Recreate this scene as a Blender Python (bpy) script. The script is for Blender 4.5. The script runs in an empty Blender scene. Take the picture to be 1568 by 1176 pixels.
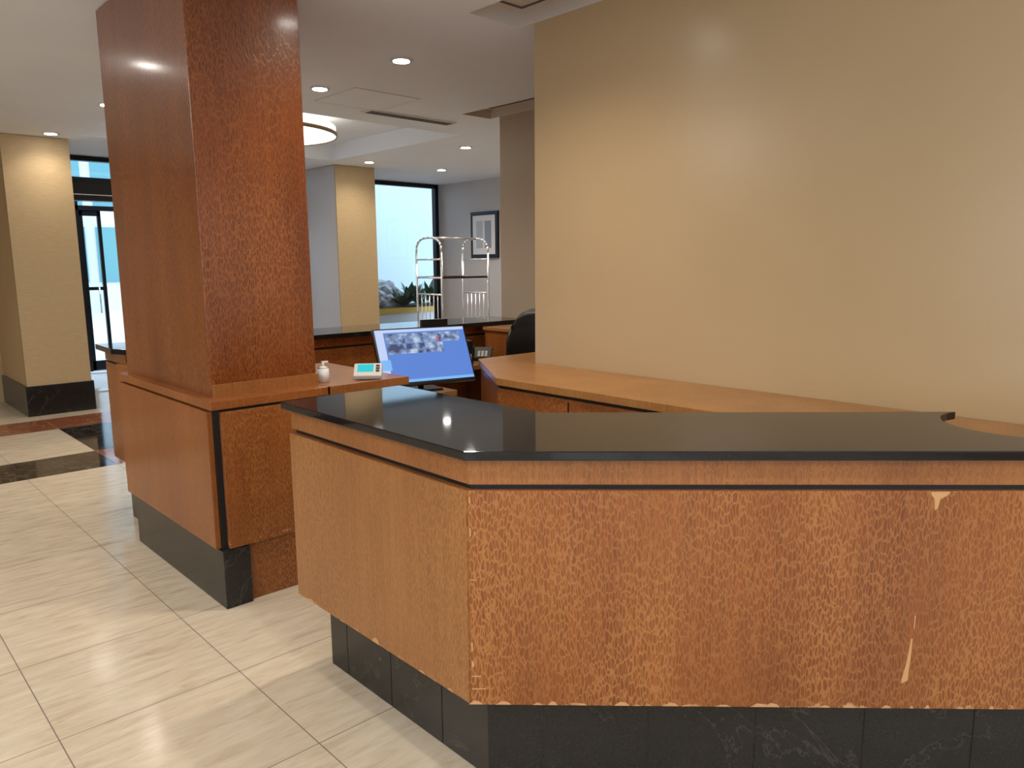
import bpy, bmesh, math, random
from mathutils import Vector, Matrix, noise
random.seed(4)
scene = bpy.context.scene
R2 = math.sqrt(2)

# ------------------------------------------------------------------ materials
def new_mat(name):
    m = bpy.data.materials.new(name); m.use_nodes = True
    nt = m.node_tree
    b = nt.nodes["Principled BSDF"]
    return m, nt, b

def N(nt, t, **kw):
    n = nt.nodes.new(t)
    for k, v in kw.items():
        setattr(n, k, v)
    return n

def simple(name, col, rough=0.5, metal=0.0, coat=0.0, emit=None, estr=0.0, spec=None):
    m, nt, b = new_mat(name)
    b.inputs["Base Color"].default_value = (*col, 1)
    b.inputs["Roughness"].default_value = rough
    b.inputs["Metallic"].default_value = metal
    b.inputs["Coat Weight"].default_value = coat
    if spec is not None: b.inputs["Specular IOR Level"].default_value = spec
    if emit:
        b.inputs["Emission Color"].default_value = (*emit, 1)
        b.inputs["Emission Strength"].default_value = estr
    return m

def coords(nt, scale=(1,1,1), loc=(0,0,0)):
    tc = N(nt, "ShaderNodeTexCoord"); mp = N(nt, "ShaderNodeMapping")
    mp.inputs["Scale"].default_value = scale
    mp.inputs["Location"].default_value = loc
    nt.links.new(tc.outputs["Object"], mp.inputs["Vector"])
    return mp.outputs["Vector"]

def ramp(nt, fac, stops):
    r = N(nt, "ShaderNodeValToRGB")
    el = r.color_ramp.elements
    while len(el) < len(stops): el.new(0.5)
    for e, (p, c) in zip(el, stops):
        e.position = p; e.color = (*c, 1) if len(c) == 3 else c
    nt.links.new(fac, r.inputs["Fac"])
    return r.outputs["Color"]

def noise_tex(nt, vec, scale=5, detail=4, rough=0.55, dist=0.0):
    n = N(nt, "ShaderNodeTexNoise")
    n.inputs["Scale"].default_value = scale
    n.inputs["Detail"].default_value = detail
    n.inputs["Roughness"].default_value = rough
    n.inputs["Distortion"].default_value = dist
    nt.links.new(vec, n.inputs["Vector"])
    return n.outputs["Fac"]

def mixc(nt, fac, a, b, mode='MIX'):
    m = N(nt, "ShaderNodeMix", data_type='RGBA', blend_type=mode)
    for sock, v in ((m.inputs[0], fac), (m.inputs[6], a), (m.inputs[7], b)):
        if isinstance(v, (int, float)): sock.default_value = v
        elif isinstance(v, tuple): sock.default_value = (*v, 1)
        else: nt.links.new(v, sock)
    return m.outputs[2]

def math_n(nt, op, a, b=None, c=None):
    m = N(nt, "ShaderNodeMath", operation=op)
    for i, v in enumerate((a, b, c)):
        if v is None: continue
        if isinstance(v, (int, float)): m.inputs[i].default_value = v
        else: nt.links.new(v, m.inputs[i])
    return m.outputs[0]

def bump(nt, b, h, strength=0.1, dist=0.002):
    bp = N(nt, "ShaderNodeBump")
    bp.inputs["Strength"].default_value = strength
    bp.inputs["Distance"].default_value = dist
    nt.links.new(h, bp.inputs["Height"])
    nt.links.new(bp.outputs["Normal"], b.inputs["Normal"])

def lacewood(name, dark, mid, fleck, rough=0.32, coat=0.25, fleck_amt=0.6, wear_z=None, cell=115, amp=0.008, croug=0.2):
    m, nt, b = new_mat(name)
    tc = N(nt, "ShaderNodeTexCoord")
    nz = N(nt, "ShaderNodeTexNoise"); nz.inputs["Scale"].default_value = 14; nz.inputs["Detail"].default_value = 2
    nt.links.new(tc.outputs["Object"], nz.inputs["Vector"])
    vs = N(nt, "ShaderNodeVectorMath", operation='SCALE'); vs.inputs["Scale"].default_value = amp * 3
    nt.links.new(nz.outputs["Color"], vs.inputs[0])
    va = N(nt, "ShaderNodeVectorMath", operation='ADD')
    nt.links.new(tc.outputs["Object"], va.inputs[0]); nt.links.new(vs.outputs[0], va.inputs[1])
    mp = N(nt, "ShaderNodeMapping"); mp.inputs["Scale"].default_value = (1, 1, 0.25)
    nt.links.new(va.outputs[0], mp.inputs["Vector"])
    vo = N(nt, "ShaderNodeTexVoronoi", feature='DISTANCE_TO_EDGE')
    vo.inputs["Scale"].default_value = cell
    nt.links.new(mp.outputs["Vector"], vo.inputs["Vector"])
    edge = ramp(nt, vo.outputs["Distance"], [(0.02, (1,1,1)), (0.16, (0,0,0))])
    big = noise_tex(nt, coords(nt, (2.2, 2.2, 0.35)), 2.0, 3)
    patch = ramp(nt, noise_tex(nt, coords(nt, (1,1,0.3)), 3.2, 3), [(0.34, (0.30,0.30,0.30)), (0.66, (1,1,1))])
    streak = noise_tex(nt, coords(nt, (30, 30, 1.0)), 3.0, 3)
    base = mixc(nt, ramp(nt, big, [(0.3, (0,0,0)), (0.7, (1,1,1))]), dark, mid)
    base = mixc(nt, 0.5, base, ramp(nt, streak, [(0.3, (0.5,0.5,0.5)), (0.7, (1.0,1.0,1.0))]), 'MULTIPLY')
    f = mixc(nt, 1.0, edge, patch, 'MULTIPLY')
    ff = math_n(nt, 'MULTIPLY', f, fleck_amt)
    col = mixc(nt, ff, base, fleck)
    if wear_z is not None:
        sx = N(nt, "ShaderNodeSeparateXYZ"); nt.links.new(tc.outputs["Object"], sx.inputs[0])
        d = math_n(nt, 'ABSOLUTE', math_n(nt, 'SUBTRACT', sx.outputs["Z"], wear_z))
        w = noise_tex(nt, coords(nt, (1,1,1)), 16.0, 5, 0.7)
        mk = math_n(nt, 'GREATER_THAN', math_n(nt, 'SUBTRACT', w, math_n(nt, 'MULTIPLY', d, 9.0)), 0.52)
        col = mixc(nt, mk, col, (0.50, 0.25, 0.10))
        sc = noise_tex(nt, coords(nt, (1,1,0.6)), 24.0, 5, 0.75)
        sp = noise_tex(nt, coords(nt, (1,1,1)), 3.1, 2)
        mk2 = math_n(nt, 'GREATER_THAN', math_n(nt, 'ADD', sc, math_n(nt, 'MULTIPLY', sp, 0.35)), 0.925)
        col = mixc(nt, mk2, col, (0.46, 0.22, 0.085))
    nt.links.new(col, b.inputs["Base Color"])
    b.inputs["Roughness"].default_value = rough
    b.inputs["Coat Weight"].default_value = coat
    b.inputs["Coat Roughness"].default_value = croug
    b.inputs["Specular IOR Level"].default_value = 0.4
    bump(nt, b, edge, 0.3, 0.001)
    return m

WOOD = lacewood("lacewood_panel", (0.20,0.054,0.011), (0.30,0.092,0.020), (0.43,0.185,0.055), wear_z=0.311, fleck_amt=0.85)
WOOD_END = lacewood("lacewood_panel_side", (0.28,0.100,0.025), (0.35,0.140,0.038), (0.46,0.215,0.070), wear_z=0.311, fleck_amt=0.7)
WOOD_WAIN = lacewood("lacewood_wainscot", (0.24,0.068,0.014), (0.32,0.100,0.021), (0.42,0.165,0.045), fleck_amt=0.5)
WOOD_BAND = lacewood("lacewood_band", (0.25,0.082,0.020), (0.35,0.128,0.034), (0.43,0.185,0.06), fleck_amt=0.5)
WOOD_COL = lacewood("lacewood_column", (0.135,0.028,0.005), (0.215,0.052,0.009), (0.35,0.12,0.027), rough=0.28, coat=0.5, fleck_amt=0.75, croug=0.14, cell=95)
WOOD_TOP = lacewood("lacewood_ledge", (0.35,0.15,0.042), (0.45,0.21,0.065), (0.53,0.28,0.10), fleck_amt=0.3)

def granite(name, c1=(0.006,0.0065,0.008), c2=(0.015,0.016,0.019), vein=0.0, rough=0.05):
    m, nt, b = new_mat(name)
    n = noise_tex(nt, coords(nt), 180, 3)
    col = ramp(nt, n, [(0.4, c1), (0.75, c2)])
    if vein:
        v = noise_tex(nt, coords(nt), 1.6, 6, 0.6, 1.0)
        mk = ramp(nt, v, [(0.494, (0,0,0)), (0.5, (vein,vein,vein)), (0.506, (0,0,0))])
        col = mixc(nt, mk, col, (0.30,0.26,0.2))
    nt.links.new(col, b.inputs["Base Color"])
    b.inputs["Roughness"].default_value = rough
    return m
GRANITE = granite("black_granite_polished")
STONE = granite("black_marble_base", (0.010,0.010,0.010), (0.022,0.021,0.020), vein=0.12, rough=0.25)
BLACK = simple("black_reveal", (0.004,0.004,0.004), 0.5)

def tile_mat(name, cols, streak=(3,14,3), rough=0.16, grout=(0.17,0.14,0.115), veins=None, spec=0.27):
    m, nt, b = new_mat(name)
    v = coords(nt, streak)
    n = noise_tex(nt, v, 1.6, 8, 0.62, 0.6)
    col = ramp(nt, n, cols)
    if veins:
        w = noise_tex(nt, coords(nt), 3.5, 7, 0.65, 1.2)
        mk = ramp(nt, w, [(0.485,(0,0,0)),(0.5,(1,1,1)),(0.515,(0,0,0))])
        col = mixc(nt, mk, col, veins)
    tc = N(nt, "ShaderNodeTexCoord"); sx = N(nt, "ShaderNodeSeparateXYZ")
    nt.links.new(tc.outputs["Object"], sx.inputs[0])
    T = 0.635
    ux = math_n(nt, 'DIVIDE', math_n(nt, 'SUBTRACT', sx.outputs["X"], 1.11), T)
    uy = math_n(nt, 'DIVIDE', math_n(nt, 'SUBTRACT', sx.outputs["Y"], 2.78), T)
    cx = N(nt, "ShaderNodeCombineXYZ")
    nt.links.new(math_n(nt, 'FLOOR', ux), cx.inputs[0]); nt.links.new(math_n(nt, 'FLOOR', uy), cx.inputs[1])
    wn = N(nt, "ShaderNodeTexWhiteNoise", noise_dimensions='3D'); nt.links.new(cx.outputs[0], wn.inputs["Vector"])
    tone = ramp(nt, wn.outputs["Value"], [(0,(0.91,0.91,0.90)),(1,(1,1,1))])
    col = mixc(nt, 1.0, col, tone, 'MULTIPLY')
    masks = []
    for u in (ux, uy):
        fr = math_n(nt, 'FRACT', u)
        d = math_n(nt, 'MINIMUM', fr, math_n(nt, 'SUBTRACT', 1.0, fr))
        masks.append(math_n(nt, 'LESS_THAN', d, 0.0030))
    g = math_n(nt, 'MAXIMUM', masks[0], masks[1])
    col = mixc(nt, g, col, grout)
    nt.links.new(col, b.inputs["Base Color"])
    rr = math_n(nt, 'ADD', math_n(nt, 'MULTIPLY', g, 0.5), rough)
    nt.links.new(rr, b.inputs["Roughness"])
    b.inputs["Specular IOR Level"].default_value = spec
    return m
TILE = tile_mat("cream_travertine", [(0.25,(0.47,0.385,0.28)),(0.45,(0.61,0.52,0.40)),(0.7,(0.70,0.625,0.51))])
TILE_BLK = tile_mat("black_marble_tile", [(0.3,(0.008,0.008,0.009)),(0.7,(0.022,0.02,0.02))], grout=(0.03,0.03,0.03), veins=(0.16,0.13,0.1), rough=0.08, spec=0.5)
TILE_RED = tile_mat("rosso_marble_tile", [(0.3,(0.20,0.055,0.022)),(0.7,(0.34,0.13,0.06))], veins=(0.5,0.3,0.2), rough=0.08, spec=0.5)

def paint(name, col, rough=0.4, var=0.04, bumps=0.03, scale=60):
    m, nt, b = new_mat(name)
    n = noise_tex(nt, coords(nt), 1.3, 3)
    c2 = tuple(c*(1-var) for c in col)
    nt.links.new(ramp(nt, n, [(0.3, c2), (0.7, col)]), b.inputs["Base Color"])
    b.inputs["Roughness"].default_value = rough
    bump(nt, b, noise_tex(nt, coords(nt), scale, 2), bumps, 0.002)
    return m
WALL = paint("beige_paint", (0.54,0.395,0.225), 0.25)
WALL2 = paint("taupe_paint", (0.48,0.39,0.295), 0.45)
WALL_GREY = paint("grey_wall_and_daylit_side", (0.60,0.57,0.57), 0.6)  # lounge wall colour; also stands in for daylight on one pillar side
CEIL = paint("ceiling_paint", (0.86,0.91,1.0), 0.8)
CEIL_IN = simple("ceiling_recess_paint", (0.66,0.60,0.54), 0.7)
SLOT = simple("vent_slot_shadow", (0.12,0.11,0.10), 0.7)
WHITE = simple("white_paint", (0.8,0.79,0.78), 0.5)

def grasscloth():
    m, nt, b = new_mat("grasscloth_wallpaper")
    n = noise_tex(nt, coords(nt, (4, 4, 120)), 3, 4)
    nt.links.new(ramp(nt, n, [(0.3,(0.48,0.345,0.185)),(0.7,(0.59,0.445,0.26))]), b.inputs["Base Color"])
    b.inputs["Roughness"].default_value = 0.6
    bump(nt, b, n, 0.15, 0.002)
    return m
CLOTH = grasscloth()
FRAME = simple("black_aluminium", (0.012,0.012,0.014), 0.35, 0.5)
CHROME = simple("chrome", (0.80,0.82,0.86), 0.22, 0.9)
PLASTIC = simple("black_plastic", (0.012,0.012,0.013), 0.35)
LEATHER = simple("black_leather", (0.012,0.012,0.013), 0.42)
CONC = paint("exterior_concrete", (0.62,0.64,0.66), 0.8)
EXTW = paint("exterior_blue_grey_wall", (0.58,0.70,0.75), 0.8)
VEST = paint("vestibule_paint", (0.66,0.71,0.74), 0.8)
LAMP_E = simple("lamp_glow", (1,1,1), 0.5, emit=(1,0.95,0.88), estr=35)
DIFF_E = simple("lamp_diffuser", (0.9,0.85,0.75), 0.5, emit=(1,0.90,0.74), estr=1.6)
FILL_E = simple("fill_diffuser", (0.9,0.85,0.75), 0.5, emit=(1,0.92,0.80), estr=8)  # glow for the added fill drums behind the camera

def glass():
    m = bpy.data.materials.new("window_glass"); m.use_nodes = True
    nt = m.node_tree; nt.nodes.clear()
    o = N(nt, "ShaderNodeOutputMaterial"); mx = N(nt, "ShaderNodeMixShader")
    t = N(nt, "ShaderNodeBsdfTransparent"); g = N(nt, "ShaderNodeBsdfGlossy")
    t.inputs[0].default_value = (0.94,0.97,1,1); g.inputs["Roughness"].default_value = 0.02
    fr = N(nt, "ShaderNodeFresnel"); fr.inputs[0].default_value = 1.3
    nt.links.new(fr.outputs[0], mx.inputs[0]); nt.links.new(t.outputs[0], mx.inputs[1])
    nt.links.new(g.outputs[0], mx.inputs[2]); nt.links.new(mx.outputs[0], o.inputs[0])
    return m
GLASS = glass()

# ------------------------------------------------------------------ builder
class B:
    def __init__(s, name):
        s.name = name; s.bm = bmesh.new(); s.mats = []; s.M = Matrix.Identity(4)
    def mi(s, m):
        if m not in s.mats: s.mats.append(m)
        return s.mats.index(m)
    def add(s, t, mat, bevel=0, smooth=False, seg=2):
        if bevel > 0:
            bmesh.ops.bevel(t, geom=t.edges[:], offset=bevel, segments=seg, profile=0.6, affect='EDGES', clamp_overlap=True)
        i = s.mi(mat)
        for f in t.faces: f.material_index = i; f.smooth = smooth
        bmesh.ops.transform(t, matrix=s.M, verts=t.verts[:])
        me = bpy.data.meshes.new("tmp"); t.to_mesh(me); t.free()
        s.bm.from_mesh(me); bpy.data.meshes.remove(me)
    def box(s, x0, x1, y0, y1, z0, z1, mat, bevel=0, seg=2, smooth=False):
        t = bmesh.new(); bmesh.ops.create_cube(t, size=1)
        for v in t.verts:
            v.co = Vector(((x0+x1)/2+v.co.x*(x1-x0), (y0+y1)/2+v.co.y*(y1-y0), (z0+z1)/2+v.co.z*(z1-z0)))
        s.add(t, mat, bevel, smooth, seg)
    def prism(s, poly, z0, z1, mat, bevel=0):
        t = bmesh.new()
        vs = [t.verts.new((x, y, z0)) for x, y in poly]
        f = t.faces.new(vs)
        r = bmesh.ops.extrude_face_region(t, geom=[f])
        for v in r['geom']:
            if isinstance(v, bmesh.types.BMVert): v.co.z = z1
        bmesh.ops.recalc_face_normals(t, faces=t.faces[:])
        s.add(t, mat, bevel)
    def cyl(s, p0, p1, r, mat, r2=None, seg=20):
        p0 = Vector(p0); p1 = Vector(p1); d = p1-p0
        t = bmesh.new()
        bmesh.ops.create_cone(t, cap_ends=True, segments=seg, radius1=r, radius2=r if r2 is None else r2, depth=d.length)
        q = Vector((0,0,1)).rotation_difference(d.normalized()).to_matrix().to_4x4()
        bmesh.ops.transform(t, matrix=Matrix.Translation((p0+p1)/2) @ q, verts=t.verts[:])
        s.add(t, mat, 0, True)
    def ball(s, c, r, mat, sc=(1,1,1), sub=3, jit=0, smooth=True):
        t = bmesh.new(); bmesh.ops.create_icosphere(t, subdivisions=sub, radius=r)
        for v in t.verts:
            k = 1 + jit*noise.noise(v.co*(2.2/r)+Vector(c)*3)
            v.co = Vector((v.co.x*sc[0]*k, v.co.y*sc[1]*k, v.co.z*sc[2]*k)) + Vector(c)
        s.add(t, mat, 0, smooth)
    def tube(s, pts, r, mat, seg=10):
        for a, b in zip(pts[:-1], pts[1:]):
            s.cyl(a, b, r, mat, seg=seg)
        for p in pts[1:-1]: s.ball(p, r, mat, sub=1)
    def face(s, vs, mat):
        t = bmesh.new(); t.faces.new([t.verts.new(v) for v in vs]); s.add(t, mat)
    def done(s, origin='base', loc=None, rotz=0):
        me = bpy.data.meshes.new(s.name)
        if origin == 'base' and loc is None:
            xs = [v.co.x for v in s.bm.verts]; ys = [v.co.y for v in s.bm.verts]; zs = [v.co.z for v in s.bm.verts]
            o = Vector(((min(xs)+max(xs))/2, (min(ys)+max(ys))/2, min(zs)))
            bmesh.ops.translate(s.bm, vec=-o, verts=s.bm.verts[:])
        elif loc is not None: o = Vector(loc)
        else: o = Vector((0,0,0))
        s.bm.to_mesh(me); s.bm.free()
        for m in s.mats: me.materials.append(m)
        ob = bpy.data.objects.new(s.name, me); ob.location = o; ob.rotation_euler = (0,0,rotz)
        scene.collection.objects.link(ob)
        return ob

CH = 2.97
# ------------------------------------------------------------------ floor
b = B("floor")
T = 0.635
for i in range(-9, 12):
    for j in range(-11, 13):
        x0 = 1.11+T*i; y0 = 2.78+T*j
        m = TILE
        if j == 6: m = TILE_BLK if i <= 0 else (TILE_RED if i == 1 else TILE)
        elif j in (7, 8): m = TILE_BLK if i in (1, 2) else TILE
        elif j == 9: m = TILE_RED if 0 <= i <= 2 else TILE_BLK
        b.face([(x0,y0,0),(x0+T,y0,0),(x0+T,y0+T,0),(x0,y0+T,0)], m)
b.done(origin='zero')

# ------------------------------------------------------------------ ceiling with tray and slots
b = B("ceiling")
holes = [(2.3,5.35,6.47,9.07,0.20,CEIL), (2.87,3.26,1.6,3.37,0.08,CEIL_IN), (4.65,5.0,3.6,5.58,0.08,CEIL_IN)]
xs = sorted({-4.5, 8.5} | {h[0] for h in holes} | {h[1] for h in holes})
ys = sorted({-4.1, 10.9} | {h[2] for h in holes} | {h[3] for h in holes})
def hole(cx, cy):
    for h in holes:
        if h[0] < cx < h[1] and h[2] < cy < h[3]: return h[4], h[5]
    return 0, CEIL
for i in range(len(xs)-1):
    for j in range(len(ys)-1):
        x0,x1,y0,y1 = xs[i],xs[i+1],ys[j],ys[j+1]
        d, m = hole((x0+x1)/2, (y0+y1)/2); z = CH+d
        b.face([(x0,y0,z),(x0,y1,z),(x1,y1,z),(x1,y0,z)], m)
        if i+2 < len(xs):
            d2, m2 = hole((xs[i+1]+xs[i+2])/2, (y0+y1)/2)
            if d2 != d: b.face([(x1,y0,z),(x1,y1,z),(x1,y1,CH+d2),(x1,y0,CH+d2)], m if d > d2 else m2)
        if j+2 < len(ys):
            d2, m2 = hole((x0+x1)/2, (ys[j+1]+ys[j+2])/2)
            if d2 != d: b.face([(x0,y1,z),(x1,y1,z),(x1,y1,CH+d2),(x0,y1,CH+d2)], m if d > d2 else m2)
b.box(-4.5,8.5,-4.1,10.9,3.25,3.35,CEIL)
for (x0,x1,y0,y1) in ((2.95,3.20,1.65,3.29),(4.73,4.94,3.65,5.50)):
    for a in ((x0,x0+0.012,y0,y1),(x1-0.012,x1,y0,y1),(x0,x1,y0,y0+0.012),(x0,x1,y1-0.012,y1)):
        b.box(*a,CH+0.072,CH+0.079,SLOT)
b.done(origin='zero')

# ------------------------------------------------------------------ walls
def wall(name, x0,x1,y0,y1, mat, z1=CH, z0=0):
    b = B(name); b.box(x0,x1,y0,y1,z0,z1,mat); return b.done(origin='zero')
wall("wall_reception", 3.262,3.46,-4.0,3.25, WALL, 3.2)
wall("wall_nook", 3.46,5.2,3.05,3.25, WALL)
wall("wall_office", 5.002,5.2,3.25,5.45, WALL2, 3.2)
wall("wall_return", 5.2,8.35,5.25,5.45, WALL2)
wall("wall_lounge", 8.35,8.5,5.25,10.9, WALL_GREY)
b = B("wall_left")  # unseen wall; its window openings are added to let ambient daylight in
b.box(-4.5,-4.3,-4.1,10.9,0,0.75,WALL); b.box(-4.5,-4.3,-4.1,10.9,2.75,CH,WALL)
for y0,y1 in ((-4.1,-3.4),(-0.6,0.0),(2.8,10.9)): b.box(-4.5,-4.3,y0,y1,0.75,2.75,WALL)
b.done(origin='zero')
b = B("wall_back")  # wall behind the camera, openings added for cool fill light
b.box(-4.3,3.26,-4.1,-4.0,0,0.5,WALL); b.box(-4.3,3.26,-4.1,-4.0,2.8,CH,WALL)
for x0,x1 in ((-4.3,-3.8),(-0.9,-0.4),(2.7,3.26)): b.box(x0,x1,-4.1,-4.0,0.5,2.8,WALL)
b.done(origin='zero')
b = B("fill_window_left")  # frames for the added left openings, out of view
for y0,y1 in ((-3.4,-0.6),(0.0,2.8)):
    for a,c in ((y0,y0+0.05),(y1-0.05,y1),((y0+y1)/2-0.025,(y0+y1)/2+0.025)): b.box(-4.44,-4.36,a,c,0.76,2.74,FRAME)
    b.box(-4.44,-4.36,y0,y1,0.755,0.8,FRAME); b.box(-4.44,-4.36,y0,y1,2.7,2.745,FRAME)
b.done()
b = B("fill_window_back")  # frames for the added daylight openings behind the camera
for x0,x1 in ((-3.8,-0.9),(-0.4,2.7)):
    for a,c in ((x0,x0+0.05),(x1-0.05,x1),((x0+x1)/2-0.025,(x0+x1)/2+0.025)): b.box(a,c,-4.08,-4.02,0.51,2.79,FRAME)
    b.box(x0,x1,-4.08,-4.02,0.505,0.55,FRAME); b.box(x0,x1,-4.08,-4.02,2.75,2.795,FRAME)
b.done()
wall("wall_entry_side", -4.3,1.70,10.7,10.9, WALL)

# piers
def pillar(x0,x1,y0=9.42,y1=10.74, faceside=CLOTH):
    b = B("pillar")
    b.box(x0,x1,y0,y1,0.33,CH-0.004,CLOTH)
    b.box(x0-0.02,x1+0.02,y0-0.02,y1,0,0.33,STONE,0.004)
    b.face([(x0-0.002,y0+0.02,0.34),(x0-0.002,y1,0.34),(x0-0.002,y1,CH-0.01),(x0-0.002,y0+0.02,CH-0.01)], faceside)
    return b.done()
pillar(1.68,2.31)
pillar(5.56,6.20, faceside=WALL_GREY)  # daylight falling on this side is painted in as pale grey

# ------------------------------------------------------------------ entrance storefront
def storefront(name, x0, x1, y, mull, transom, header, doors=(), rail=None, h=CH):
    b = B(name)
    y0, y1 = y-0.05, y+0.05
    for x in mull: b.box(x-0.035,x+0.035,y0,y1,0,h-0.004,FRAME,0.004)
    b.box(x0,x1,y0,y1,h-0.06,h-0.004,FRAME)
    b.box(x0,x1,y0,y1,transom,transom+0.07,FRAME)
    if header:
        b.box(x0,x1,y0-0.06,y1,header[0],header[1],FRAME,0.005)
        b.box(x0+0.1,x1-0.1,y0-0.064,y0-0.058,header[0]+0.07,header[0]+0.078,CHROME)
    b.box(x0,x1,y0,y1,0,0.012,CHROME)
    b.box(x0,x1,y-0.005,y+0.005,transom+0.07,h-0.06,GLASS)
    for dx0, dx1 in doors:
        for a, c in ((dx0,dx0+0.05),(dx1-0.05,dx1)): b.box(a,c,y-0.025,y+0.025,0.015,transom,FRAME,0.004)
        b.box(dx0,dx1,y-0.025,y+0.025,0.015,0.16,FRAME,0.004)
        b.box(dx0,dx1,y-0.025,y+0.025,transom-0.08,transom,FRAME,0.004)
        if rail: b.box(dx0,dx1,y-0.03,y+0.03,rail,rail+0.05,FRAME,0.004)
        b.box(dx0+0.05,dx1-0.05,y-0.004,y+0.004,0.16,transom-0.08,GLASS)
        b.cyl((dx1-0.12,y-0.07,0.9),(dx1-0.12,y-0.07,1.3),0.012,CHROME)
    return b.done()
storefront("door_1", 2.335,5.53,10.72, [2.39,3.52,4.56,5.49], 2.64, (2.42,2.64), doors=[(3.56,4.52),(4.6,5.45)], rail=1.0)
storefront("door_2", 2.45,5.6,12.9, [2.5,3.16,4.2,5.2], 2.45, None, doors=[(3.2,3.50),(3.74,4.16),(4.25,5.15)], rail=1.25, h=2.9)
b = B("trim_vestibule")
b.box(2.25,2.35,10.95,12.84,0,2.98,VEST); b.box(5.6,5.7,10.95,12.84,0,2.98,VEST)
b.done()

# window
b = B("window_1")
for x in (6.25,8.28): b.box(x-0.035,x+0.035,10.66,10.76,0,CH-0.004,FRAME,0.004)
b.box(6.22,8.31,10.66,10.76,CH-0.07,CH-0.004,FRAME); b.box(6.22,8.31,10.66,10.76,0.0,0.12,FRAME)
b.box(6.28,8.25,10.705,10.715,0.12,CH-0.07,GLASS)
b.done()

# exterior
b = B("exterior_ground")
b.box(-40,40,-40,60,-0.25,-0.03,CONC); b.done(origin='zero')
b = B("exterior_garden_wall")
b.box(5.9,14.5,13.2,13.4,-0.03,4.6,EXTW); b.done()
b = B("exterior_building")
WIN = simple("teal_office_glass", (0.10,0.30,0.34), 0.1)
b.box(-6,14,34,38,-0.03,16,CONC)
for k in range(5):
    for q in range(12): b.box(-5.4+q*1.6,-4.2+q*1.6,33.93,34.02,1.0+k*3,3.2+k*3,WIN)
b.done()
SOIL = simple("soil", (0.05,0.035,0.025), 0.9)
ROCK = paint("granite_boulder", (0.36,0.38,0.40), 0.8, 0.5, 0.6, 20)
LEAF = simple("dark_leaf", (0.014,0.055,0.014), 0.5)
YEL = simple("yellow_edging", (0.55,0.34,0.03), 0.5)
b = B("garden_planter")
b.box(6.9,9.9,11.3,12.5,-0.03,0.80,CONC,0.01); b.box(6.96,9.84,11.36,12.44,0.79,0.84,SOIL)
b.box(6.9,9.0,11.27,11.30,0.74,0.83,YEL)
for c, r in (((7.95,11.95,1.08),0.27),((7.7,11.8,0.98),0.2),((8.25,12.05,0.98),0.2),((7.85,11.65,0.93),0.15)):
    b.ball(c, r, ROCK, (1.1,0.9,0.85), 3, 0.45, False)
def leaves(b, c, n, L, mat=LEAF):
    for k in range(n):
        a = random.uniform(0, 2*math.pi); el = random.uniform(0.3, 1.3); l = L*random.uniform(0.6,1.1); w = l*0.14
        prev = Vector(c); d = Vector((math.cos(a)*math.cos(el), math.sin(a)*math.cos(el), math.sin(el)))
        side = Vector((-math.sin(a), math.cos(a), 0))
        ps = []
        for t in range(5):
            ps.append((prev.copy(), w*(0.3,1,0.9,0.55,0.03)[t])); prev = prev + d*l/4; d.z -= 0.22; d.normalize()
        for (p, wa), (q, wb) in zip(ps[:-1], ps[1:]):
            b.face([p-side*wa, p+side*wa, q+side*wb, q-side*wb], mat)
for c in ((8.30,11.6,0.90),(8.55,11.75,0.90),(8.1,11.5,0.84),(8.85,11.7,0.92),(7.3,11.6,0.84),(9.1,11.9,0.84),(8.45,11.5,0.86)):
    leaves(b, c, 30, 0.44)
b.done()

# ------------------------------------------------------------------ column
b = B("column")
b.box(1.34,1.88,3.46,4.68,0.995,CH-0.004,WOOD_COL,0.003)
b.box(1.345,1.888,3.45,3.47,0.994,1.055,WOOD_BAND,0.002)
b.box(1.31,1.88,3.375,4.68,0.28,0.96,BLACK)
b.box(1.285,1.31,3.392,4.685,0.29,0.945,WOOD_WAIN,0.002)
b.box(1.335,1.885,3.35,3.375,0.29,0.942,WOOD,0.002)
b.box(1.290,1.885,3.35,4.69,0.955,0.996,WOOD_WAIN,0.003)
b.box(1.30,1.43,3.35,4.6,0,0.285,STONE,0.003)
b.box(1.43,1.885,3.375,4.6,0,0.285,WOOD,0.002)
b.done()

b = B("reception_side_cabinet")
b.box(1.89,2.35,3.375,4.2,0,0.955,WOOD,0.002)
b.box(1.89,2.35,3.35,3.375,0.29,0.942,WOOD,0.002)
b.box(1.89,2.37,3.34,4.22,0.956,0.996,WOOD_BAND,0.003)
b.box(1.89,2.37,3.335,3.36,0.956,0.999,WOOD_BAND,0.002)
b.done()

# ------------------------------------------------------------------ near reception counter
def ab(a, bb): return ((bb+a)/R2, (bb-a)/R2)
def slab():
    p = [(1.29,2.66),(1.29,1.568),(3.25,R2*2.021-3.25),(3.25,R2*2.17-3.25)]
    for k in range(0, 13):
        an = math.radians(270-(270-113)*k/12)
        p.append(ab(1.530+0.21*math.cos(an), 2.38+0.21*math.sin(an)))
    p += [(1.84,R2*2.574-1.84),(1.84,2.66)]
    return p
def body(d, e=None):
    e = d if e is None else e
    c = R2*(2.021+d*0.999)
    xl = 1.29+d
    yc = c - xl
    return [(xl,2.66-e),(xl,yc),(3.25,c-3.25),(3.25,R2*2.165-3.25),ab(1.30,2.165),ab(1.30,2.56),(1.83,R2*2.56-1.83),(1.83,2.66-e)]
b = B("reception_counter")
b.prism(slab(), 1.060, 1.087, GRANITE, 0.003)
b.prism(body(0.028), 0.984, 1.060, WOOD_BAND, 0.001)
b.prism(body(0.040), 0.966, 0.986, BLACK)
pan = body(0.022)
b.prism(pan, 0.311, 0.968, WOOD, 0.002)
b.box(1.309,1.3125,1.585,2.636,0.313,0.966,WOOD_END,0.001)
b.prism(body(0.12,0.085), 0, 0.311, STONE, 0.002)
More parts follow.
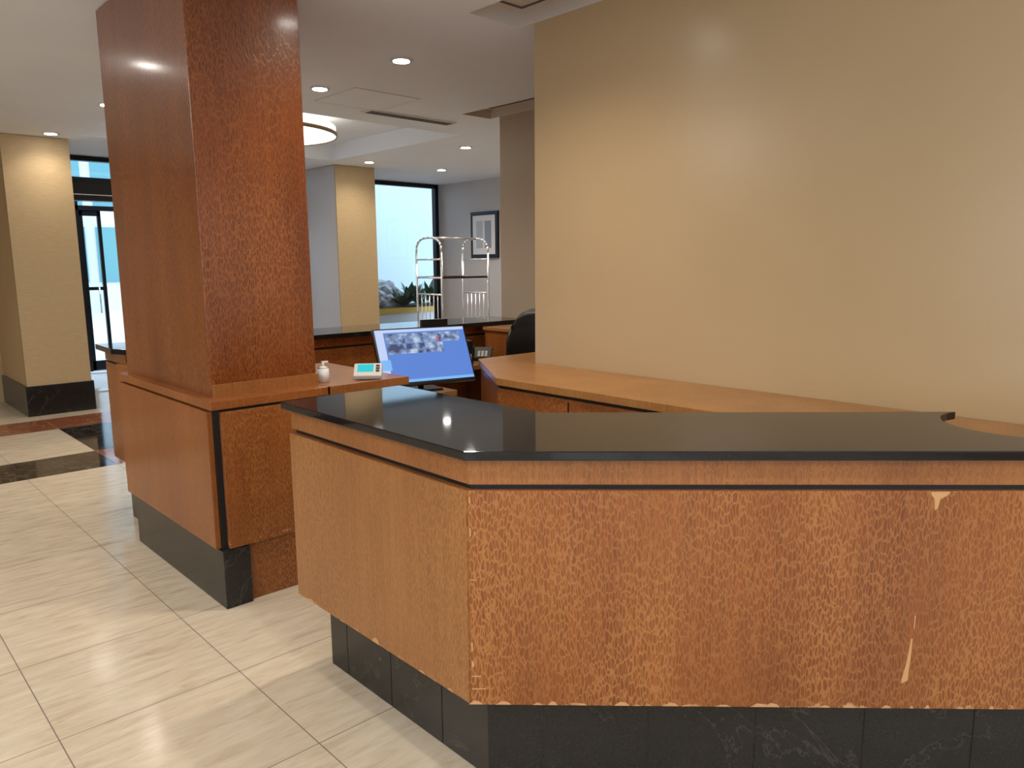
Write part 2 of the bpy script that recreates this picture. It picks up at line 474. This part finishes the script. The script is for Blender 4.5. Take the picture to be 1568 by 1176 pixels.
for k in range(8):
    a = 0.02+0.33*k
    x,y = ab(a, 2.021+0.12-0.0005)
    b.M = Matrix.Translation((x,y,0)) @ Matrix.Rotation(math.radians(-45),4,'Z')
    b.box(-0.0015,0.0015,-0.0012,0.001,0.004,0.309,BLACK)
b.M = Matrix.Identity(4)
for k in range(3):
    b.box(1.4088,1.411,1.85+0.3*k,1.853+0.3*k,0.004,0.309,BLACK)
CHIP = paint("chipped_veneer", (0.58,0.32,0.14), 0.7)
fb = 2.021+0.022-0.0008
def chip(a0, pts):
    vs = []
    for da, z in pts:
        x,y = ab(a0+da, fb); vs.append((x,y,z))
    b.face(vs, CHIP)
chip(1.10, [(0,0.966),(0.055,0.966),(0.046,0.955),(0.028,0.945),(0.022,0.918),(0.015,0.912),(0.012,0.945),(0.004,0.955)])
chip(1.06, [(0.019,0.53),(0.023,0.53),(0.022,0.47),(0.018,0.40),(0.002,0.39),(0.0,0.40),(0.010,0.45)])
chip(1.08, [(0.004,0.60),(0.007,0.60),(0.006,0.56),(0.003,0.56)])
a0c = (1.312-(R2*fb-1.312))/R2
for z,w,h in ((0.40,0.03,0.004),(0.43,0.008,0.02),(0.36,0.045,0.004),(0.70,0.02,0.003),(0.83,0.004,0.03),(0.48,0.005,0.03),(0.93,0.004,0.02)):
    chip(a0c+0.001, [(0,z),(w,z+h*0.2),(w*0.8,z+h),(0,z+h*0.9)])
for k in range(20):
    a0 = -0.17+k*0.078+random.uniform(-0.03,0.03); w = random.uniform(0.01,0.05); h = random.uniform(0.004,0.014)
    chip(a0, [(0,0.312),(w,0.312),(w*0.75,0.312+h*0.8),(w*0.4,0.312+h),(w*0.2,0.312+h*0.5)])
for y,w,h in ((2.50,0.07,0.012),(2.06,0.05,0.022),(1.80,0.04,0.008),(1.66,0.03,0.010),(2.3,0.02,0.006)):
    b.face([(1.3084,y,0.3135),(1.3084,y+w*0.2,0.3135+h*0.7),(1.3084,y+w*0.45,0.3135+h),(1.3084,y+w*0.8,0.3135+h*0.5),(1.3084,y+w,0.3135)], CHIP)
b.done()

# ------------------------------------------------------------------ credenza along wall
CRED = [(3.255,-0.19),(2.70,0.36),(2.67,0.60),(2.79,0.87),(2.68,0.98),(2.68,2.97),(3.15,3.66),(3.95,3.66),(3.95,3.26),(3.255,3.26)]
def inset(p, d):
    out = []
    for x,y in p:
        nx, ny = x, y
        if x < 3.2: nx = x + d
        if y > 3.5: ny = y - d
        out.append((nx,ny))
    return out
b = B("reception_credenza")
b.prism(CRED, 0.955, 0.995, WOOD_TOP, 0.003)
b.prism(inset(CRED,0.02), 0.935, 0.955, BLACK)
b.prism(inset(CRED,0.012), 0.10, 0.937, WOOD)
b.prism(inset(CRED,0.06), 0, 0.10, BLACK)
for y in (1.3,1.9,2.45): b.box(2.688,2.694,y,y+0.006,0.12,0.925,BLACK)
b.done()

# ------------------------------------------------------------------ far counter
b = B("reception_back_counter")
pl = [(1.42,5.62),(1.40,5.2),(1.46,5.06),(4.98,5.06),(4.98,5.62)]
b.prism(pl, 1.052, 1.087, GRANITE, 0.003)
b.box(1.46,4.98,5.12,5.56,0.984,1.052,WOOD_COL,0.001)
b.box(1.47,4.98,5.13,5.55,0.966,0.986,BLACK)
b.box(1.46,4.98,5.12,5.56,0.311,0.968,WOOD,0.002)
b.box(1.55,4.98,5.2,5.48,0,0.311,STONE)
b.box(1.40,1.50,4.70,5.11,0.29,1.0,WOOD_WAIN,0.002)
b.box(1.42,1.50,4.71,5.11,0,0.29,STONE)
b.done()

b = B("reception_desk")
b.prism([(2.40,3.72),(3.02,3.72),(3.02,4.55),(4.35,4.55),(4.35,5.10),(1.92,5.10),(1.92,4.72),(2.40,4.72)],0.76,0.80,WOOD_TOP,0.003)
for x0,x1,y0,y1 in ((2.42,2.46,3.76,4.7),(2.96,3.0,3.76,4.55),(4.27,4.31,4.58,5.08),(1.95,1.99,4.75,5.08)):
    b.box(x0,x1,y0,y1,0,0.76,WOOD_BAND,0.002)
b.box(2.42,3.0,4.0,4.03,0.3,0.76,WOOD_BAND)
b.done()
b = B("corner_cabinet")
b.box(4.42,4.98,4.25,5.04,0.08,1.02,WOOD,0.003); b.box(4.40,4.99,4.23,5.045,1.02,1.05,WOOD_TOP,0.003)
b.box(4.46,4.98,4.29,5.0,0,0.08,BLACK)
b.box(4.414,4.42,4.63,4.636,0.1,1.0,BLACK)
b.cyl((4.405,4.6,0.7),(4.405,4.6,0.85),0.006,CHROME)
b.done()

# ------------------------------------------------------------------ monitor
SCR_B = simple("screen_blue", (0,0,0), 0.3, emit=(0.10,0.22,0.62), estr=1.0)
SCR_W = simple("screen_white", (0,0,0), 0.3, emit=(0.50,0.60,0.85), estr=1.0)
SCR_T = simple("screen_taskbar", (0,0,0), 0.3, emit=(0.20,0.45,0.85), estr=1.0)
SCR_R = simple("screen_red", (0,0,0), 0.3, emit=(0.6,0.10,0.18), estr=1.0)
def cam_feed(i):
    m, nt, bs = new_mat("camera_feed_%d" % i)
    n = noise_tex(nt, coords(nt, (1,1,1), (i*3.1,0,0)), 17, 2)
    c = ramp(nt, n, [(0.36,(0.04,0.06,0.14)),(0.5,(0.18,0.27,0.48)),(0.66,(0.52,0.62,0.78))])
    nt.links.new(c, bs.inputs["Emission Color"]); bs.inputs["Emission Strength"].default_value = 0.9
    bs.inputs["Base Color"].default_value = (0,0,0,1)
    return m
feeds = [cam_feed(i) for i in range(3)]
b = B("security_monitor")
tilt = math.radians(-28)
cz = 0.235
b.M = Matrix.Translation((0,0,cz)) @ Matrix.Rotation(tilt,4,'X')
W, H = 0.63, 0.385
b.box(-W/2,W/2,0.0,0.035,-H/2,H/2,PLASTIC,0.006)
b.box(-W/2+0.1,W/2-0.1,0.035,0.06,-H/2+0.06,H/2-0.08,PLASTIC,0.012)
def sq(x0,x1,z0,z1,mat,y=-0.001): b.face([(x0,y,z0),(x1,y,z0),(x1,y,z1),(x0,y,z1)],mat)
sq(-0.304,0.304,-0.174,0.182,SCR_B)
sq(-0.304,0.304,0.162,0.182,SCR_W,-0.0015)
sq(-0.304,-0.250,-0.13,0.162,SCR_W,-0.0015)
sq(-0.304,-0.235,-0.09,-0.02,SCR_T,-0.0018)
sq(-0.304,0.304,-0.174,-0.156,SCR_T,-0.0015)
k = 0
for cx in range(4):
    for cy in range(2):
        x0 = -0.240+cx*0.127; z0 = 0.086-cy*0.070
        if cy == 1 and cx == 3: continue
        sq(x0,x0+0.123,z0,z0+0.066,feeds[k%3],-0.0018); k += 1
sq(0.10,0.115,0.09,0.12,SCR_R,-0.002)
b.M = Matrix.Identity(4)
b.cyl((0,0.09,0.01),(0,0.06,cz),0.02,PLASTIC)
b.box(-0.12,0.12,0.0,0.2,0,0.012,PLASTIC,0.005)
b.done(loc=(2.845,3.82,0.80), rotz=math.radians(-14.3))
b = B("keyboard")
b.box(-0.2,0.2,-0.06,0.06,0,0.015,PLASTIC,0.004)
for i in range(14):
    for j in range(4): b.box(-0.19+i*0.027,-0.168+i*0.027,-0.05+j*0.026,-0.03+j*0.026,0.015,0.02,PLASTIC,0.002)
b.done(loc=(3.25,4.72,0.80), rotz=0)

LGREY = simple("light_grey_plastic", (0.6,0.58,0.55), 0.4)
TEAL = simple("teal_lcd", (0,0,0), 0.3, emit=(0.02,0.55,0.60), estr=1.0)
b = B("card_terminal")
b.M = Matrix.Rotation(math.radians(35),4,'X')
b.box(-0.075,0.075,0.0,0.10,0.0,0.03,LGREY,0.008)
b.face([(-0.055,0.03,0.0306),(0.03,0.03,0.0306),(0.03,0.09,0.0306),(-0.055,0.09,0.0306)],TEAL)
for i in range(3): b.box(0.042,0.062,0.03+i*0.02,0.042+i*0.02,0.03,0.034,PLASTIC,0.001)
b.M = Matrix.Identity(4)
b.prism([(-0.06,0.02),(0.06,0.02),(0.06,0.1),(-0.06,0.1)],0,0.02,LGREY,0.003)
b.done(loc=(2.15,3.40,0.997), rotz=math.radians(-38))
b = B("hand_sanitizer_bottle")
b.cyl((0,0,0),(0,0,0.07),0.032,WHITE,0.030); b.cyl((0,0,0.07),(0,0,0.082),0.030,WHITE,0.012)
b.cyl((0,0,0.08),(0,0,0.10),0.007,WHITE); b.box(-0.008,0.03,-0.007,0.007,0.098,0.107,WHITE,0.003)
b.done(loc=(1.955,3.52,0.997))

b = B("office_printer")
b.box(-0.2,0.2,-0.18,0.18,0,0.2,PLASTIC,0.02); b.box(-0.17,0.17,-0.2,-0.15,0.05,0.09,LGREY,0.005)
b.box(-0.16,0.16,-0.05,0.17,0.2,0.26,PLASTIC,0.015); b.box(-0.12,0.12,0.1,0.13,0.24,0.36,PLASTIC,0.004)
b.box(-0.16,-0.02,-0.16,-0.08,0.2,0.215,LGREY,0.004)
b.done(loc=(3.72,4.78,0.80), rotz=math.radians(-10))
b = B("desk_phone")
b.M = Matrix.Rotation(math.radians(22),4,'X')
b.box(-0.1,0.1,-0.09,0.1,0.04,0.07,PLASTIC,0.008)
for i in range(3):
    for j in range(4): b.box(-0.02+i*0.03,0.002+i*0.03,-0.07+j*0.025,-0.054+j*0.025,0.07,0.075,LGREY,0.002)
b.tube([(-0.07,-0.08,0.085),(-0.07,-0.03,0.10),(-0.07,0.04,0.10),(-0.07,0.09,0.085)],0.018,PLASTIC)
b.M = Matrix.Identity(4)
b.box(-0.09,0.09,-0.07,0.08,0.0,0.035,PLASTIC,0.004)
b.done(loc=(4.14,4.78,0.80), rotz=math.radians(-45))

# ------------------------------------------------------------------ office chair
b = B("office_chair")
for k in range(5):
    a = k*2*math.pi/5
    b.cyl((0,0,0.1),(0.29*math.cos(a),0.29*math.sin(a),0.07),0.022,PLASTIC,0.014)
    b.ball((0.29*math.cos(a),0.29*math.sin(a),0.03),0.03,PLASTIC,sub=2)
b.cyl((0,0,0.08),(0,0,0.46),0.028,CHROME)
b.box(-0.24,0.24,-0.24,0.24,0.46,0.55,LEATHER,0.04,4,True)
t = bmesh.new(); bmesh.ops.create_grid(t, x_segments=12, y_segments=14, size=0.5)
for v in t.verts:
    uu, ww = v.co.x, v.co.y
    wd = 0.54*(1-2.0*max(0,ww)**2)
    v.co = Vector((uu*wd, 0.24+0.10*ww-0.32*(uu*wd)**2*2+0.03*math.sin(ww*6), 0.92+ww*0.72-0.12*max(0,ww)*(2*uu)**2))
bmesh.ops.solidify(t, geom=t.faces[:], thickness=0.055)
b.add(t, LEATHER, 0, True)
for x in (-0.27,0.27):
    b.tube([(x,0.1,0.5),(x,0.12,0.72),(x,-0.14,0.72)],0.018,PLASTIC)
b.cyl((0,0.1,0.5),(0,0.24,0.65),0.02,PLASTIC)
b.done(loc=(4.14,3.97,0), rotz=math.radians(112))

# ------------------------------------------------------------------ luggage cart
CARP = simple("burgundy_carpet", (0.04,0.012,0.018), 0.9)
b = B("luggage_cart")
L, Wd, HT = 0.37, 0.25, 1.94
b.box(-L-0.04,L+0.04,-Wd-0.03,Wd+0.03,0.20,0.26,CHROME,0.02); b.box(-L,L,-Wd,Wd,0.26,0.275,CARP)
for x in (-0.32,0.32):
    for y in (-0.20,0.20):
        b.cyl((x,y-0.02,0.075),(x,y+0.02,0.075),0.075,PLASTIC); b.box(x-0.02,x+0.02,y-0.03,y+0.03,0.08,0.2,CHROME,0.004)
for x in (-L,L):
    for y in (-Wd,Wd):
        b.cyl((x,y,0.26),(x,y,HT-0.20),0.013,CHROME); b.ball((x,y,HT-0.20),0.014,CHROME,sub=2)
    pts = []
    for k in range(11):
        a = math.pi*k/10
        c = math.cos(a); pts.append((x, -Wd*math.copysign(abs(c)**0.75,c), HT-0.20+0.18*math.sin(a)**0.75))
    b.tube(pts,0.013,CHROME)
    for z in (1.66,1.24,0.62): b.cyl((x,-Wd,z),(x,Wd,z),0.010,CHROME)
    for k in range(-2,3): b.cyl((x,k*0.08,0.27),(x,k*0.08,1.24),0.006,CHROME)
b.cyl((-L,0,HT-0.02),(L,0,HT-0.02),0.013,CHROME)
b.box(-L,L,-Wd,-Wd+0.02,1.43,1.455,CARP,0.005); b.box(-L,L,Wd-0.02,Wd,1.43,1.455,CARP,0.005)
for k in range(9): b.cyl((-L+k*2*L/8,-Wd,1.44),(-L+k*2*L/8,Wd,1.44),0.004,CHROME)
for x in (-L,L): b.cyl((x,-Wd,1.44),(x,Wd,1.44),0.010,CHROME)
b.done(loc=(5.98,7.41,0), rotz=0)

# ------------------------------------------------------------------ framed picture
b = B("framed_picture")
X = 8.345
b.box(X-0.035,X,9.13,9.80,1.70,2.45,FRAME,0.004)
b.box(X-0.038,X-0.034,9.19,9.74,1.76,2.39,WHITE)
ART = simple("photo_print", (0.28,0.30,0.36), 0.4); ART2 = simple("photo_print_light", (0.5,0.5,0.55), 0.4)
b.box(X-0.041,X-0.037,9.28,9.44,1.86,2.30,ART); b.box(X-0.041,X-0.037,9.49,9.65,1.86,2.30,ART2)
b.done()

# ------------------------------------------------------------------ ceiling fittings
b = B("air_vent")
b.box(3.87,4.87,5.93,6.07,CH-0.012,CH-0.001,WHITE,0.002)
for k in range(4): b.box(3.90,4.84,5.945+k*0.03,5.954+k*0.03,CH-0.016,CH-0.011,SLOT)
b.done()
b = B("access_panel")
for a in ((3.34,3.97,5.30,5.305),(3.34,3.97,5.945,5.95),(3.34,3.345,5.30,5.95),(3.965,3.97,5.30,5.95)):
    b.box(*a,CH-0.004,CH-0.001,CEIL_IN)
b.box(3.345,3.965,5.305,5.945,CH-0.003,CH-0.001,CEIL)
b.done()
def drum(x,y,z,r=0.78,mat=DIFF_E):
    b = B("drum_lamp_and_fill")
    RIM = simple("bronze_rim", (0.34,0.24,0.15), 0.35, 0.6)
    t = bmesh.new()
    n = 48; prof = [(r,0.0),(r,0.035),(r-0.015,0.035),(r-0.015,0.0)]
    rings = [[t.verts.new((pr*math.cos(2*math.pi*i/n), pr*math.sin(2*math.pi*i/n), pz)) for i in range(n)] for pr,pz in prof]
    for a in range(4):
        A, C = rings[a], rings[(a+1)%4]
        for i in range(n): t.faces.new([A[i],A[(i+1)%n],C[(i+1)%n],C[i]])
    b.add(t, RIM, 0, True)
    b.cyl((0,0,0.008),(0,0,0.10),r-0.016,mat,seg=48)
    top = 0.22 if z > 2.9 else CH-z-0.002
    for k in range(3):
        a=k*2.094; b.cyl((0.5*math.cos(a),0.5*math.sin(a),0.1),(0.5*math.cos(a),0.5*math.sin(a),top),0.01,CHROME)
    b.done(loc=(x,y,z))
drum(3.68,7.72,2.945,0.80)
drum(-1.4,0.6,2.80,0.7,FILL_E)  # this and the next two are unseen drums added as fill light
drum(-1.4,5.0,2.80,0.7,FILL_E)
drum(1.0,-1.6,2.80,0.6,FILL_E)

def downlight(x,y,z=CH,power=70,col=(1,0.88,0.73)):
    b = B("downlight")
    b.cyl((0,0,-0.008),(0,0,-0.001),0.075,WHITE,seg=28)
    b.cyl((0,0,-0.012),(0,0,-0.008),0.056,LAMP_E,seg=24)
    ob = b.done(loc=(x,y,z))
    ld = bpy.data.lights.new("downlight_bulb",'SPOT'); ld.energy = power; ld.color = col
    ld.spot_size = math.radians(150); ld.spot_blend = 1.0; ld.shadow_soft_size = 0.06
    lo = bpy.data.objects.new("bulb", ld); lo.location = (0,0,-0.03); lo.parent = ob
    scene.collection.objects.link(lo)
for p in [(3.15,4.41),(3.15,5.51),(2.10,7.23),(5.78,8.90,CH,40),(5.94,7.07),(7.05,8.95),(2.2,2.75,CH,95),(0.76,5.65,CH,55),
          (7.3,7.1),(1.1,0.5,CH,80),(-0.6,3.2,CH,60),(-1.6,-1.4),(-1.2,9.0)]:  # this row is out of view, added for general fill
    downlight(*p)
downlight(2.08,9.12,CH,22)
downlight(4.55,8.6,CH+0.2,40)

# ------------------------------------------------------------------ world
w = bpy.data.worlds.new("sky"); scene.world = w; w.use_nodes = True
bg = w.node_tree.nodes["Background"]
bg.inputs[0].default_value = (0.72,0.86,1.0,1); bg.inputs[1].default_value = 2.8

# ------------------------------------------------------------------ camera
cam = bpy.data.cameras.new("cam"); co = bpy.data.objects.new("camera", cam); scene.collection.objects.link(co)
cam.sensor_width = 36; cam.lens = 36*1173/1600; cam.clip_start = 0.05
p = math.atan(0.160)
f = Vector((0.6858*math.cos(p), 0.7278*math.cos(p), -math.sin(p))).normalized()
r = Vector((0.7278,-0.6858,0)).normalized(); u = r.cross(f).normalized()
ph = 0.008
r2 = r*math.cos(ph)-u*math.sin(ph); u2 = u*math.cos(ph)+r*math.sin(ph)
M = Matrix((( r2.x,u2.x,-f.x,0),(r2.y,u2.y,-f.y,0),(r2.z,u2.z,-f.z,1.6),(0,0,0,1)))
co.matrix_world = M
scene.camera = co
scene.view_settings.view_transform = 'Standard'
scene.view_settings.look = 'None'
scene.view_settings.exposure = 0.10
